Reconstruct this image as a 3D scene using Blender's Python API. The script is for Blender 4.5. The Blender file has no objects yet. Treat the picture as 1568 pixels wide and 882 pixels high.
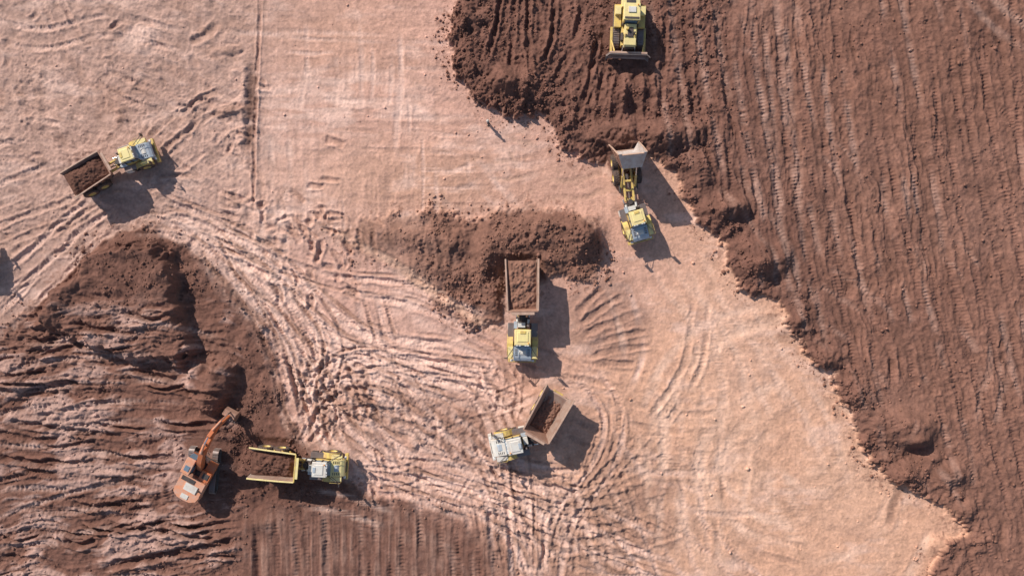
import bpy, bmesh, math, random
import numpy as np
from mathutils import Vector, Matrix, noise as mnoise
SC=14.0; CAMH=80.0; CX,CY=784.0,441.0
random.seed(5)
scene=bpy.context.scene
# ------------------------------------------------------------------ terrain grid
def axis(lo,hi,step,far):
    d=np.arange(lo,hi+1e-6,step)
    o=[];s=step;v=hi
    while v<far:
        s*=1.25; v+=s; o.append(v)
    o=np.array(o)
    return np.concatenate([(lo-(o-hi))[::-1],d,o])
xs=axis(-64,64,0.1,2500.); ys=axis(-38,38,0.1,2500.)
X,Y=np.meshgrid(xs.astype(np.float32),ys.astype(np.float32))
PX=X*SC+CX; PY=CY-Y*SC
NY,NX=X.shape
FAR=np.clip(1-np.maximum(np.abs(X)-64,np.abs(Y)-38)/20,0,1)
_T={}
def vn(x,y,seed):
    if seed not in _T: _T[seed]=np.random.RandomState(seed).rand(256,256).astype(np.float32)*2-1
    T=_T[seed]
    xi=np.floor(x);yi=np.floor(y);fx=x-xi;fy=y-yi
    xi=xi.astype(np.int64)&255; yi=yi.astype(np.int64)&255
    x1=(xi+1)&255;y1=(yi+1)&255
    fx=fx*fx*(3-2*fx);fy=fy*fy*(3-2*fy)
    a=T[yi,xi];b=T[yi,x1];c=T[y1,xi];d=T[y1,x1]
    return (a+(b-a)*fx)+((c+(d-c)*fx)-(a+(b-a)*fx))*fy
def fbm(x,y,seed,o=3,g=.5):
    r=0;a=1;t=0
    for i in range(o):
        r=r+a*vn(x,y,seed+i*17);t+=a;a*=g
        x,y=(x*1.6+y*1.2)+13.7,(-x*1.2+y*1.6)+7.1
    return r/t*1.5
def sfbm(u,v,seed,o=3,g=.5):
    r=0;a=1;t=0
    for i in range(o):
        r=r+a*vn(u+5.3*i,v+9.1*i,seed+i*17);t+=a;a*=g;u=u*2.1;v=v*1.7
    return r/t*1.5
def sm(v,a,b):
    t=np.clip((v-a)/(b-a),0,1);return t*t*(3-2*t)
def sdf(poly,k=5):
    iy=np.unique(np.append(np.arange(0,NY,k),NY-1));ix=np.unique(np.append(np.arange(0,NX,k),NX-1))
    px=PX[np.ix_(iy,ix)].astype(np.float64);py=PY[np.ix_(iy,ix)].astype(np.float64)
    D=np.full(px.shape,1e9);ins=np.zeros(px.shape,bool)
    n=len(poly)
    for i in range(n):
        x0,y0=poly[i];x1,y1=poly[(i+1)%n];dx,dy=x1-x0,y1-y0
        t=np.clip(((px-x0)*dx+(py-y0)*dy)/(dx*dx+dy*dy+1e-9),0,1)
        D=np.minimum(D,np.hypot(px-x0-t*dx,py-y0-t*dy))
        if y0!=y1: ins^=((y0>py)!=(y1>py))&(px<dx*(py-y0)/dy+x0)
    D=np.where(ins,D,-D)
    A=np.empty((len(iy),NX));g=np.arange(NX)
    for r in range(len(iy)): A[r]=np.interp(g,ix,D[r])
    gi=np.arange(NY);j=np.clip(np.searchsorted(iy,gi,side='right')-1,0,len(iy)-2)
    w=((gi-iy[j])/(iy[j+1]-iy[j]))[:,None]
    return (A[j]*(1-w)+A[j+1]*w).astype(np.float32)
n200=fbm(PX/200,PY/200,1);n60=fbm(PX/60,PY/60,2);n25=fbm(PX/25,PY/25,3)
n10=fbm(PX/10,PY/10,4,3,.6);n4=fbm(PX/4,PY/4,5,2,.6);n14=fbm(PX/15,PY/15,6,4,.65)
edge=n60*6+n25*6+n10*5+n4*3
PR=[(700,-3000),(700,-20),(697,40),(692,70),(702,115),(735,158),(775,175),(825,172),(848,200),(865,232),(905,252),(935,262),(985,240),(1030,262),(1045,300),(1075,345),(1108,368),(1112,400),(1135,440),(1160,458),(1192,462),(1205,500),(1240,548),(1275,575),(1298,620),(1308,665),(1330,700),(1362,730),(1400,752),(1440,775),(1478,812),(1440,830),(1425,860),(1425,900),(1420,3000),(9000,3000),(9000,-3000)]
PL=[(-9000,3000),(-9000,700),(-50,560),(0,515),(50,465),(100,410),(150,368),(200,350),(245,352),(290,372),(325,405),(365,450),(400,500),(425,560),(440,610),(452,655),(480,690),(540,745),(600,765),(680,775),(740,795),(770,850),(790,900),(830,3000)]
PM=[(515,350),(550,330),(640,326),(735,334),(760,322),(820,314),(885,326),(920,352),(926,398),(900,430),(850,425),(832,445),(775,445),(772,492),(745,500),(700,486),(650,452),(610,412),(560,392),(522,375)]
PC=[(540,580),(640,588),(745,612),(790,650),(760,725),(720,735),(660,705),(590,665),(520,625)]
PBT=[(740,775),(860,720),(900,660),(960,640),(1040,690),(1050,800),(1010,900),(900,1100),(720,1100)]
PRT=[(860,470),(900,430),(960,420),(1000,480),(1000,560),(940,570),(890,540)]
sR=sdf(PR)+n60*5+n25*5+n10*5+n4*4;sL=sdf(PL)+edge;sM=sdf(PM)+edge;sC=sdf(PC)+edge*1.6;sB=sdf(PBT)+edge*2.5;sT=sdf(PRT)+edge*2
zs=sm(PX,560,700)*sm(PY,730,780)
mR=sm(sR,-3,4);mL=sm(sL+zs*14*n25,-4-30*zs,6+30*zs);mM=sm(sM,-7,8);mC=sm(sC,-15,22);mB=sm(sB,-30,45);mT=sm(sT,-10,25)
mMr=mM*sm(PX+n25*25-.25*(PY-380),560,700)
H=(0.15*n200+0.05*n60)*FAR
C=np.empty((NY,NX,3),np.float32)
def lerp(col,w):
    global C
    w=np.clip(w,0,1)[...,None];C=C*(1-w)+np.array(col,np.float32)*w
light=(.61,.355,.275);greyer=(.47,.30,.24);peach=(.68,.385,.255);white=(.80,.55,.455)
dark=(.235,.116,.082);dark2=(.182,.088,.064);fresh=(.130,.062,.046)
C[:]=light
lerp(greyer,sm(520-PX-0.35*PY+n200*80,-140,160)*.9)
lerp(peach,sm(PX+.35*PY-1120+n200*90,-200,160)*.9)
lerp((.57,.32,.215),np.exp(-(((PX-640)/190)**2+((PY-280)/70)**2))*.7)
lerp((.58,.33,.225),np.exp(-(((PX-530)/110)**2+((PY-60)/70)**2))*.4)
lerp((.42,.24,.175),sm(fbm(PX/45,PY/35,30,4,.6),.1,1.1)*.55)
lerp((.38,.225,.17),sm(n14,.2,1.1)*.42)
lerp(white,sm(fbm(PX/70,PY/28,31,4,.6),.1,.9)*.5)
lerp(white,np.exp(-(((PX-500)/130)**2+((PY-160)/55)**2))*.65*sm(fbm(PX/40,PY/9,32,3),-.5,.5))
lerp(white,np.exp(-(((PX-420)/170)**2+((PY-300)/100)**2))*.2)
lerp((.70,.46,.38),np.exp(-(((PX-600)/140)**2+((PY-540)/60)**2))*.35)
lerp((.42,.25,.185),np.exp(-(((PX-640)/190)**2+((PY-640)/110)**2))*.35)
lerp((.74,.455,.32),np.exp(-(((PX-1180)/190)**2+((PY-730)/130)**2))*.65*sm(n60,-.7,.6))
lerp((.74,.465,.355),np.exp(-(((PX-1120)/70)**2+((PY-500)/110)**2))*.35)
notd=(1-mR)*(1-mL)*(1-mM)
gs=sfbm(PX/90,PY/4.5,41,2)*sm(n60,-.4,.5)+sfbm(PX/4.5,PY/110,42,2)*sm(-n60,-.3,.5)
zh=np.exp(-(((PX-560)/230)**4+((PY-200)/200)**4))
H+=.02*gs*notd*FAR*(.35+.65*zh)
C*=(1+.09*gs*notd*(.4+.6*zh))[...,None]
C*=(1-.20*sm(n10,.2,1.)*notd*sm(n60+n25,-.5,.8))[...,None]
# upper-left pitted ground
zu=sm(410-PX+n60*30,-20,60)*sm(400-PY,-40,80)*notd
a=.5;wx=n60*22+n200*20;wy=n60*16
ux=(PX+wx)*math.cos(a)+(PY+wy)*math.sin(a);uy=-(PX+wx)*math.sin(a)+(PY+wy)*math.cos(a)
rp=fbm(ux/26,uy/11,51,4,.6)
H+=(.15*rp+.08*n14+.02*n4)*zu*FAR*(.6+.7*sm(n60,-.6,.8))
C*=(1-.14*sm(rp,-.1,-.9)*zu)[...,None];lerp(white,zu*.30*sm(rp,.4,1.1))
zr=np.exp(-(((PX-440)/150)**2+((PY-390)/110)**2))*notd
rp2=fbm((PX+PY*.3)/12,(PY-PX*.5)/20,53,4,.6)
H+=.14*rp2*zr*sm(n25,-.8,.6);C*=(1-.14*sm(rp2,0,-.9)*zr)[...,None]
H+=(.03*n25+.022*n10+.018*n4)*notd*FAR
zb=np.exp(-(((PX-660)/290)**4+((PY-670)/180)**4))*notd
H+=.09*n14*zb
# right dirt
lerp(dark,mR)
lerp(dark2,mR*sm(n60+.4*n200,-.2,1.)*.55)
lerp((.29,.155,.115),mR*sm(fbm(PX/300,PY/120,61),0,.9)*.5)
lerp((.285,.145,.105),mR*sm(PX+.3*PY,1450,1800)*.45)
lerp((.160,.078,.060),mR*sm(1160+.3*PY-PX,-60,120)*.5)
uR=PX-.13*PY-.00012*(PY-200)**2+8*n200+9*n60+3.5*n25
st=sfbm(uR/5.5,PY/70,62,4,.7);st2=sfbm(uR/18,PY/160,63,2)
zin=sm(sR,10,60);vr=sm(fbm(PX/100,PY/80,64,3),-.6,.6)*1.2
H+=mR*(.42+.16*st2*zin*(.3+vr)+.09*st*zin*(.25+vr))*FAR+mR*(.045*n10+.03*n4+.10*n14)*FAR
C*=(1+mR*zin*(.16*st*(.3+vr)+.08*st2))[...,None]
C*=(1+mR*(.10*n25-.12*sm(n14,.1,1.)))[...,None]
er=mR*np.exp(-((sR-20)/24)**2)
top=mR*sm(1110-PX,-30,40)*sm(260-PY,-20,30)
H+=er*(.45*sm(n60+n25,-.6,1.)+.18*n14+.05*n10)+top*(.13*n14+.05*n4+.12*n25)
lerp(fresh,(er*.28+top*.32)*sm(n25,-.6,.6))
# middle heap
lerp((.30,.165,.118),mM*(1-mMr)*sm(fbm(PX/30,PY/30,35,4,.6),-1.2,.2)*.92)
lerp((.215,.108,.077),mMr*.95)
H+=mM*.10+mMr*.25+mM*(.07*n14+.03*n4)+mMr*(.20*n14+.07*n10+.17*n25)
lerp((.31,.168,.122),mC*.78*sm(n14,-1.4,.2));lerp((.32,.178,.13),mB*.72*sm(n14,-1.4,.3));lerp((.33,.185,.138),mT*.66)
H+=(mC+mB*.6+mT*.5)*(.05*n10+.08*n14)
# left dirt
lerp(dark2,mL*.97)
lerp((.230,.123,.093),mL*sm(n60,-.3,.9)*.5)
uL=PY+.10*PX-.0006*(PX-150)**2+26*n200+10*n60+3*n25
stL=sfbm(PX/60,uL/6.,71,4,.7);stL2=sfbm(PX/90,uL/24,72,2)
zl=mL*sm(370-PX+n25*10,-10,30)*sm(PY,440,490)
zv=mL*sm(PX-360+n25*14,-10,30)*sm(PY,760,800)
amp=.5+.9*sm(n60,-.7,.7)
H+=zl*amp*(.16*stL+.18*stL2+.18*n14)+zl*(.05*n10+.03*n4)
stV=sfbm(PX/6.5,PY/110,73,4,.7)
H+=zv*.09*stV+zv*.06*n14
pk=sm(stL*.8+stL2*.5+n25*.6+n60*.6+.9*np.exp(-(((PX-120)/110)**2+((PY-730)/120)**2))-.10,.0,.8)
lerp((.49,.315,.262),zl*pk*.75)
lerp((.36,.215,.165),zv*sm(stV+n25*.6,-.1,.9)*.55)
hl=mL*(1-zl)*(1-zv)
H+=mL*.15*FAR+hl*(.17*n14+.05*n10+.15*n25)
lerp(fresh,hl*.34*sm(n25,-.5,.7))
def plat(poly,h,w0,w1,n=1.):
    global H
    H+=h*sm(sdf(poly)+(n60*3+n25*6+n10*3)*n,w0,w1)
plat([(150,385),(240,372),(268,392),(278,430),(286,480),(300,528),(285,560),(200,545),(120,520),(60,500),(95,440)],1.9,-6,11,1.2)
plat([(300,560),(352,552),(370,575),(358,608),(335,638),(300,628),(285,590)],1.4,-6,14,1.2)
plat([(-200,660),(-10,570),(40,520),(60,480),(100,430),(150,390),(160,430),(110,480),(60,540),(0,600),(-200,760)],.5,-6,25)
def heap(x,y,rx,ry,h,a=0,p=1.):
    global H
    a=math.radians(a);dx=(PX-x)*math.cos(a)+(PY-y)*math.sin(a);dy=-(PX-x)*math.sin(a)+(PY-y)*math.cos(a)
    r=np.sqrt((dx/rx)**2+(dy/ry)**2)+.20*n25+.13*n14
    g=np.exp(-np.abs(r)**2.2*1.1)
    H+=h*g*(1+.18*n14)
    if h>0: lerp(fresh,g*.34*p)
for q in [(800,366,46,26,1.1),(860,343,40,22,.9),(893,366,24,28,2.0),(835,400,26,12,.7),(745,398,18,36,1.3),(755,460,14,26,.6),(700,370,28,22,.8),(665,408,40,18,.7,20),(640,368,30,18,.6),(590,360,30,18,.35),
 (768,130,26,22,1.9),(800,138,20,22,1.4),(712,55,18,50,.7),(735,100,20,24,.7),(1012,212,24,20,1.8),(1060,205,22,18,1.0),(950,205,40,14,.8),(905,222,22,16,.9),(870,190,18,14,.6),(820,95,18,26,.5),(900,60,14,34,.4),
 (1100,322,28,14,1.3),(1130,314,18,14,.8),(1075,262,16,30,.7),(1162,402,28,20,1.8),(1145,378,28,12,.7),(1195,395,14,16,.9),(1385,652,36,22,1.7),(1345,640,30,16,.6),(1400,672,22,10,.9),(1455,724,22,16,1.1),(1380,725,20,16,.9),(1425,700,16,12,.6),
 (1215,490,18,16,.6),(1262,548,20,14,.7),(1310,600,18,18,.6),(945,150,22,22,.9),(985,140,18,20,.6),(1440,835,18,14,.6),(1470,780,18,12,.6),
 (345,560,26,14,.6),(330,600,14,30,.7,20),(360,690,26,20,-.9),(390,660,30,14,.6),(400,800,22,12,.5),(395,860,8,60,-.4),(430,670,22,10,.4),(250,420,18,40,.45),(200,375,40,12,.45),
 (350,172,26,8,.35,-10),(185,182,8,5,.3),(892,405,20,12,-.5),(1186,428,16,12,-.4),(1405,690,18,10,-.35),(962,160,10,18,-.6),(170,455,34,6,-.3),(210,380,50,18,.35),(30,590,20,20,.6)]:
    heap(*q)
lerp(fresh,np.exp(-(((PX-365)/45)**2+((PY-690)/55)**2))*.8)
lerp(fresh,np.exp(-(((PX-450)/110)**2+((PY-745)/26)**2))*.6*mL)
# -------- strokes (tyre and crawler tracks)
nb=fbm(PX/14,PY/14,90,3,.6);nbl=fbm(PX/60,PY/60,91,3)
xpx=xs*SC+CX; ypx=CY-ys*SC
def spl(p,step=10):
    p=[np.array(q,float) for q in p];p=[2*p[0]-p[1]]+p+[2*p[-1]-p[-2]];o=[]
    for i in range(1,len(p)-2):
        n=max(2,int(np.linalg.norm(p[i+1]-p[i])/step))
        for k in range(n):
            t=k/n;a,b,c,d=p[i-1:i+3]
            o.append(.5*((2*b)+(c-a)*t+(2*a-5*b+4*c-d)*t*t+(3*b-a-3*c+d)*t**3))
    o.append(p[-2]);return o
def stroke(pts,w=5,depth=.06,col=None,cs=0.,gap=0,tread=0,tamp=0.,berm=.5,mask=None,brk=.5,skew=.0,fade=30):
    P=spl(pts);pad=gap/2+w*2.6+2
    A=np.array(P);x0,y0=A.min(0)-pad;x1,y1=A.max(0)+pad
    i0,i1=np.searchsorted(xpx,[x0,x1]);j0=NY-np.searchsorted(ypx[::-1],y1);j1=NY-np.searchsorted(ypx[::-1],y0)
    if i1-i0<2 or j1-j0<2:return
    D=np.full((j1-j0,i1-i0),1e6,np.float32);L=D.copy();S=np.zeros_like(D);s=0.
    for a,b in zip(P[:-1],P[1:]):
        d=b-a;l=math.hypot(*d)
        if l<1e-3:continue
        a0,a1=np.searchsorted(xpx,[min(a[0],b[0])-pad,max(a[0],b[0])+pad])
        b0=NY-np.searchsorted(ypx[::-1],max(a[1],b[1])+pad);b1=NY-np.searchsorted(ypx[::-1],min(a[1],b[1])-pad)
        a0=max(a0,i0);a1=min(a1,i1);b0=max(b0,j0);b1=min(b1,j1)
        if a1>a0 and b1>b0:
            qx=PX[b0:b1,a0:a1]-a[0];qy=PY[b0:b1,a0:a1]-a[1]
            t=np.clip((qx*d[0]+qy*d[1])/l/l,0,1)
            dd=np.hypot(qx-t*d[0],qy-t*d[1])
            v=(slice(b0-j0,b1-j0),slice(a0-i0,a1-i0));m=dd<D[v]
            sg=np.sign(d[0]*qy-d[1]*qx)
            D[v]=np.where(m,dd,D[v]);L[v]=np.where(m,dd*sg,L[v]);S[v]=np.where(m,s+t*l,S[v])
        s+=l
    W=(slice(j0,j1),slice(i0,i1))
    sh=random.randint(0,300)
    nbW=np.roll(nb,sh,1)[W];nlW=np.roll(nbl,sh*2,0)[W]
    d=np.abs(np.abs(L)-gap/2) if gap else D
    d=d+nbW*w*.5
    f=sm(S,0,fade)*sm(s-S,0,fade)*np.clip(1-brk+brk*(nlW*1.5+.5+nbW*.7),0,1.3)*(D<pad)
    if mask is not None:f=f*mask[W]
    p=np.exp(-np.abs(d/w)**3)*f
    H[W]+=-depth*p+berm*depth*np.exp(-((d-1.55*w)/(.5*w))**2)*f
    if tread:
        tr=np.sin(2*math.pi*(S+skew*np.abs(L))/tread)*np.clip(.5+nbW,0,1)
        H[W]+=tamp*p*tr
        if cs:p=p*(.75+.35*tr)
    if col is not None:
        k=np.clip(cs*p,0,1)[...,None];C[W]=C[W]*(1-k)+np.array(col,np.float32)*k
brn=(.35,.205,.152)
offL=1-.85*mL*sm(sL,4,14)
whA=[[(296,372),(350,430),(398,500),(432,570),(448,640),(480,680)],
 [(255,345),(320,378),(395,450),(445,530),(475,600),(520,660),(620,715),(780,742),(900,770)],
 [(230,335),(330,368),(425,440),(480,520),(560,560),(660,590),(750,615)],
 [(240,318),(380,378),(470,460),(560,520),(700,548),(770,590)],
 [(280,340),(380,420),(450,500),(500,560),(540,640),(640,720),(760,770),(900,830),(1040,880)],
 [(450,560),(520,620),(600,690),(700,735),(850,765),(1010,840)],
 [(560,450),(590,560),(640,640),(720,710),(860,790),(960,890)],
 [(470,610),(515,572),(590,570),(660,620),(720,700),(760,760),(770,890)],
 [(300,360),(350,440),(420,500),(455,570),(500,640),(600,730),(740,790)],
 [(200,345),(300,355),(420,410),(520,440),(620,450),(740,500)],
 [(440,420),(520,500),(620,560),(760,580)],[(440,640),(480,590),(540,560),(640,560),(760,600)],[(470,700),(500,640),(560,610),(620,640)],
 [(700,560),(760,640),(790,740),(800,890)],[(840,900),(860,800),(920,720),(940,640),(900,570)],
 [(310,350),(400,400),(470,470),(500,540),(490,620),(520,700)],[(560,740),(640,745),(740,775),(800,830),(830,890)],[(500,560),(600,600),(700,660),(780,720),(900,740)]]
for p in [[(250,330),(340,385),(410,470),(455,570),(480,660),(560,720),(700,750),(860,800)],[(270,330),(370,375),(450,450),(520,540),(620,580),(760,600)],[(470,470),(560,560),(600,640),(700,720),(780,800),(800,900)],[(560,730),(640,740),(720,760),(800,790),(900,800)],[(620,480),(700,520),(770,560)]]:
    stroke(p,10,.04,white,.5,berm=.5,brk=.5,mask=offL)
for i,p in enumerate(whA):
    stroke(p,4.5,.10 if i else .13,white,.62,gap=30,tread=5.5,tamp=.02,berm=.7,brk=.5 if i else .2,mask=offL)
    q=[(x+random.uniform(-5,5)+9,y+random.uniform(-5,5)-7) for x,y in p]
    stroke(q,2.6,.10,brn,.6,gap=30,berm=.6,brk=.75,mask=offL)
    for r in range(2):
        a=random.randint(0,len(p)-3);b=random.randint(a+2,len(p)-1)
        q=[(x+random.uniform(-22,22),y+random.uniform(-18,18)) for x,y in p[a:b+1]]
        stroke(q,random.uniform(3,5),.09,random.choice([brn,white,brn]),.45,gap=random.choice([0,28]),tread=5,tamp=.02,berm=.8,brk=.8,mask=offL)
for p in [[(480,340),(560,380),(640,425),(720,485),(775,520)],[(590,400),(650,440),(700,470),(760,505)]]:
    stroke(p,6,.10,(.60,.38,.28),.8,berm=.8,brk=.2)
stroke([(385,470),(420,530),(440,600),(452,650)],3,.12,(.22,.12,.09),.65,gap=24,brk=.4)
stroke([(310,385),(360,430),(400,490),(425,550)],3,.12,(.22,.12,.09),.5,gap=20,brk=.4)
for k in range(80):
    x=random.uniform(430,790);y=random.uniform(500,810);a=random.gauss(.7,.5);l=random.uniform(30,150);c=random.uniform(-40,40)
    stroke([(x,y),(x+l*.5*math.cos(a)-c*math.sin(a)*.4,y+l*.5*math.sin(a)+c*.4),(x+l*math.cos(a),y+l*math.sin(a))],random.uniform(2.5,5),.085,random.choice([white,brn,brn,(.64,.43,.35)]),.5,gap=random.choice([0,0,28]),tread=5,tamp=.02,berm=.8,brk=.6,fade=12,mask=offL)
for k in range(120):
    if k%2: x=random.gauss(470,40);y=random.gauss(370,50)
    else: x=random.gauss(520,50);y=random.gauss(590,40)
    a=random.gauss(.8,.5);l=random.uniform(10,40)
    stroke([(x,y),(x+l*.5*math.cos(a)+3,y+l*.5*math.sin(a)),(x+l*math.cos(a),y+l*math.sin(a))],random.uniform(2.5,5),.17,brn,.4,fade=6,berm=.7,brk=.2,mask=offL)
# fan right of the central truck
for p in [[(905,760),(960,700),(1010,640),(1060,560),(1075,450)],
          [(860,650),(930,680),(990,690)],[(880,700),(940,720),(1010,710)],[(850,560),(930,575),(1000,590),(1060,640)],[(870,760),(960,740),(1040,700)],[(840,800),(940,790),(1040,770)],[(820,850),(930,835),(1050,800)],[(880,690),(900,780),(930,890)],[(920,680),(960,780),(1000,890)],[(850,700),(860,800),(870,890)]]:
    stroke(p,4.5,.075,(.33,.20,.15),.5,gap=26,tread=6,tamp=.03,berm=.9,brk=.8)
for (x0,y0,x1,y1) in [(882,482,925,438),(888,498,955,452),(893,513,985,476),(900,530,995,506),(905,546,1000,530),(900,560,975,558)]:
    stroke([(x0,y0),((x0+x1)/2+random.uniform(-5,5),(y0+y1)/2-3),(x1,y1)],random.uniform(3.5,5),.10,(.27,.155,.115),.6,berm=.9,brk=.35,tread=6,tamp=.02,fade=10)
stroke([(960,430),(975,480),(985,540),(965,600)],5,.06,white,.5,brk=.5);stroke([(925,430),(945,490),(960,560)],5,.06,(.64,.42,.33),.5,brk=.5)
for k in range(60):
    x=random.uniform(760,1100);y=random.uniform(610,880);a=random.choice([.15,1.4,.9,.5])+random.uniform(-.2,.2);l=random.uniform(50,200)
    stroke([(x,y),(x+l*.5*math.cos(a),y+l*.5*math.sin(a)+8),(x+l*math.cos(a),y+l*math.sin(a))],random.uniform(3,5.5),.06,random.choice([white,brn,(.31,.19,.14)]),.45,gap=random.choice([0,28]),tread=6,tamp=.025,brk=.6)
for k in range(26):
    r=random.uniform(40,210);a0=random.uniform(0,6);da=random.uniform(.8,2.6);cx=1215+random.uniform(-50,50);cy=720+random.uniform(-60,70)
    stroke([(cx+r*math.cos(a0+da*t/6),cy+r*1.1*math.sin(a0+da*t/6)) for t in range(7)],random.uniform(5,10),.025,(.80,.53,.40) if k%3 else (.50,.29,.2),.5,gap=random.choice([0,30]),mask=notd,brk=.7)
for p in [[(1060,400),(1110,480),(1150,560),(1180,700)],[(1040,420),(1080,520),(1090,640),(1070,780)],[(1100,430),(1180,540),(1250,640),(1290,760)],[(1350,820),(1375,770),(1385,735)],[(1000,390),(1060,470),(1140,530),(1200,640)],[(1010,560),(1030,680),(1020,880)],[(1120,560),(1130,700),(1110,880)]]:
    stroke(p,6,.04,(.78,.52,.40),.45,gap=30,brk=.7,tread=6,tamp=.01)
stroke([(1358,815),(1370,770),(1390,720)],6,.06,(.27,.15,.11),.75,berm=.5,brk=.2)
# haul road upper
stroke([(396,-60),(398,20),(394,100),(390,200),(388,330)],2.5,.12,(.24,.12,.09),.5,berm=.8,brk=.5)
stroke([(387,85),(384,150),(380,245)],7,.18,(.15,.08,.06),.88,berm=.7,brk=.15)
stroke([(330,178),(352,168),(378,160)],7,-.18,(.16,.085,.062),.8,berm=0,brk=.3)
for p in [[(400,140),(330,158),(275,190),(225,235)],[(400,165),(340,185),(300,225),(240,270)],[(-60,318),(20,290),(90,262)],[(-60,262),(20,258),(80,248)],[(-40,380),(40,345),(110,320),(160,280)],[(-60,440),(30,415),(110,345),(180,300)],
          [(250,250),(320,300),(400,330),(480,340)],[(240,290),(300,330),(380,350)],[(-30,210),(60,200),(140,225)],[(-60,30),(60,60),(170,40),(300,70)],[(60,-40),(110,60),(180,130),(260,160)],[(0,500),(60,440),(130,370),(200,320)],[(-20,470),(50,400),(120,350)]]:
    stroke(p,4,.09,random.choice([greyer,white,brn]),.45,gap=30,tread=5.5,tamp=.02,berm=.9,brk=.7)
for k in range(60):
    x=random.uniform(0,390);y=random.uniform(0,400);a=random.gauss(.3,.9);l=random.uniform(15,60)
    stroke([(x,y),(x+l*.5*math.cos(a),y+l*.5*math.sin(a)+random.uniform(-5,5)),(x+l*math.cos(a),y+l*math.sin(a))],random.uniform(3,6),random.choice([.12,.12,-.09]),brn,.35,berm=.7,mask=notd,brk=.4,fade=8)
for k in range(50):
    x=random.uniform(400,720);y=random.uniform(0,330);q=random.choice([white,white,(.44,.26,.195)])
    if k%2: stroke([(x,y),(x+3,y+60),(x+random.uniform(-10,10),y+150)],random.uniform(2.5,5),.03,q,.45,gap=0 if k%3 else 28,mask=notd,tread=5,tamp=.012,brk=.7)
    else: stroke([(x-60,y),(x+20,y+5),(x+random.uniform(60,140),y+random.uniform(-10,15))],random.uniform(2.5,5),.03,q,.5,gap=0 if k%3 else 28,mask=notd,tread=5,tamp=.012,brk=.7)
for k in range(34):
    x=random.uniform(620,920);y=random.uniform(190,330);a=random.uniform(-.6,1.2);l=random.uniform(40,130)
    stroke([(x,y),(x+l*.5*math.cos(a),y+l*.5*math.sin(a)+8),(x+l*math.cos(a),y+l*math.sin(a))],random.uniform(3,6),.03,random.choice([white,(.46,.28,.2)]),.42,gap=random.choice([0,28]),mask=notd,brk=.7)
# right: crawler passes
mRi=mR*sm(sR,5,30)
for k in range(34):
    x=1010+k*20+random.uniform(-9,9);y0=random.uniform(-100,500) if k%3 else -100;l=random.uniform(250,900);wv=random.uniform(3,11)
    f=lambda y:x+.13*y+.00012*(y-200)**2+wv*math.sin(y/120+k*1.7)
    pts=[(f(y),y) for y in np.arange(y0,min(y0+l,960),60)]
    if len(pts)<2: continue
    hot=random.random()<.5
    stroke(pts,5,.08,(.44,.28,.225) if hot else (.2,.10,.075),.5 if hot else .35,gap=31,tread=5.2,tamp=.05,berm=.8,mask=mRi,brk=.95)
for k in range(50):
    x=random.uniform(1080,1560);y=random.uniform(-50,840);a=random.choice([random.uniform(.5,1.3),random.gauss(1.45,.2)]);l=random.uniform(40,150)
    stroke([(x,y),(x+l*.45*math.cos(a),y+l*.45*math.sin(a)),(x+l*math.cos(a+.1),y+l*math.sin(a+.1))],random.uniform(3.5,5),.08,random.choice([(.43,.27,.215),(.18,.09,.065)]),.45,gap=random.choice([0,31]),tread=5.2,tamp=.05,mask=mRi,brk=.7,fade=15)
stroke([(1480,-20),(1530,35),(1600,80)],6,.05,(.46,.3,.24),.4,gap=30,mask=mRi)
for p,w,dp in [([(892,10),(878,70),(848,128)],5,.40),([(812,-30),(808,60),(815,130)],4,.26),([(850,-30),(846,50),(832,100)],4,.26),([(770,-30),(760,40),(745,100)],4,.24),([(790,-30),(785,60),(780,110)],4,.2),([(915,60),(900,130),(880,190)],4,.24),([(948,105),(944,150),(940,190)],6,.26),([(990,105),(992,150),(990,190)],6,.26),([(1018,20),(1015,100),(1008,190)],4,.2),([(1050,-20),(1052,80),(1060,180)],5,.18),([(925,100),(915,160)],4,.2),([(1060,200),(1090,260),(1110,310)],4,.18),([(1120,180),(1135,260),(1150,340)],4,.16)]:
    stroke(p,w,dp,fresh,.55,berm=.8,brk=.35,fade=15)
# left crawler passes
for k in range(44):
    y=450+k*9.6+random.uniform(-8,8);x0=random.uniform(-80,200);x1=x0+random.uniform(90,260);sl=random.uniform(-.15,.2)
    f=lambda x:y-.05*x+sl*(x-150)+.0006*(x-150)**2+5*math.sin(x/60+k)
    stroke([(x,f(x)) for x in np.arange(x0,min(x1,370),45)],random.uniform(3.5,5.5),.10,(.54,.365,.305) if k%2 else (.16,.08,.06),.62,gap=random.choice([0,0,31]),tread=6.5,tamp=.07,berm=.9,mask=zl,brk=.7)
for k in range(44):
    x=random.uniform(-40,310);y=random.uniform(450,860);stroke([(x,y),(x+30,y+8),(x+random.uniform(50,120),y+random.uniform(-10,20))],random.uniform(2.5,5),.26,fresh,.6,berm=.9,mask=zl,brk=.3,fade=12)
for k in range(18):
    x=385+k*23+random.uniform(-7,7);stroke([(x,770),(x+4,830),(x+8,910),(x+8,980)],5,.085,(.38,.235,.185) if k%2 else fresh,.5,gap=random.choice([0,31]),tread=5.5,tamp=.05,mask=mL*sm(PX,380,400)*sm(PY,765,800),brk=.8)
stroke([(150,870),(250,850),(370,825)],6,.3,fresh,.6,berm=1.,brk=.2)
stroke([(470,760),(540,775),(605,800)],5,.06,(.55,.37,.3),.6,gap=26,brk=.7)
for k in range(8):
    x=575+k*22+random.uniform(-4,4);stroke([(x,600+k*4),(x+2,640+k*5),(x+6,690+k*4)],4,.10,(.2,.115,.085),.55,mask=mC,tread=6,tamp=.03,brk=.6)
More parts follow.
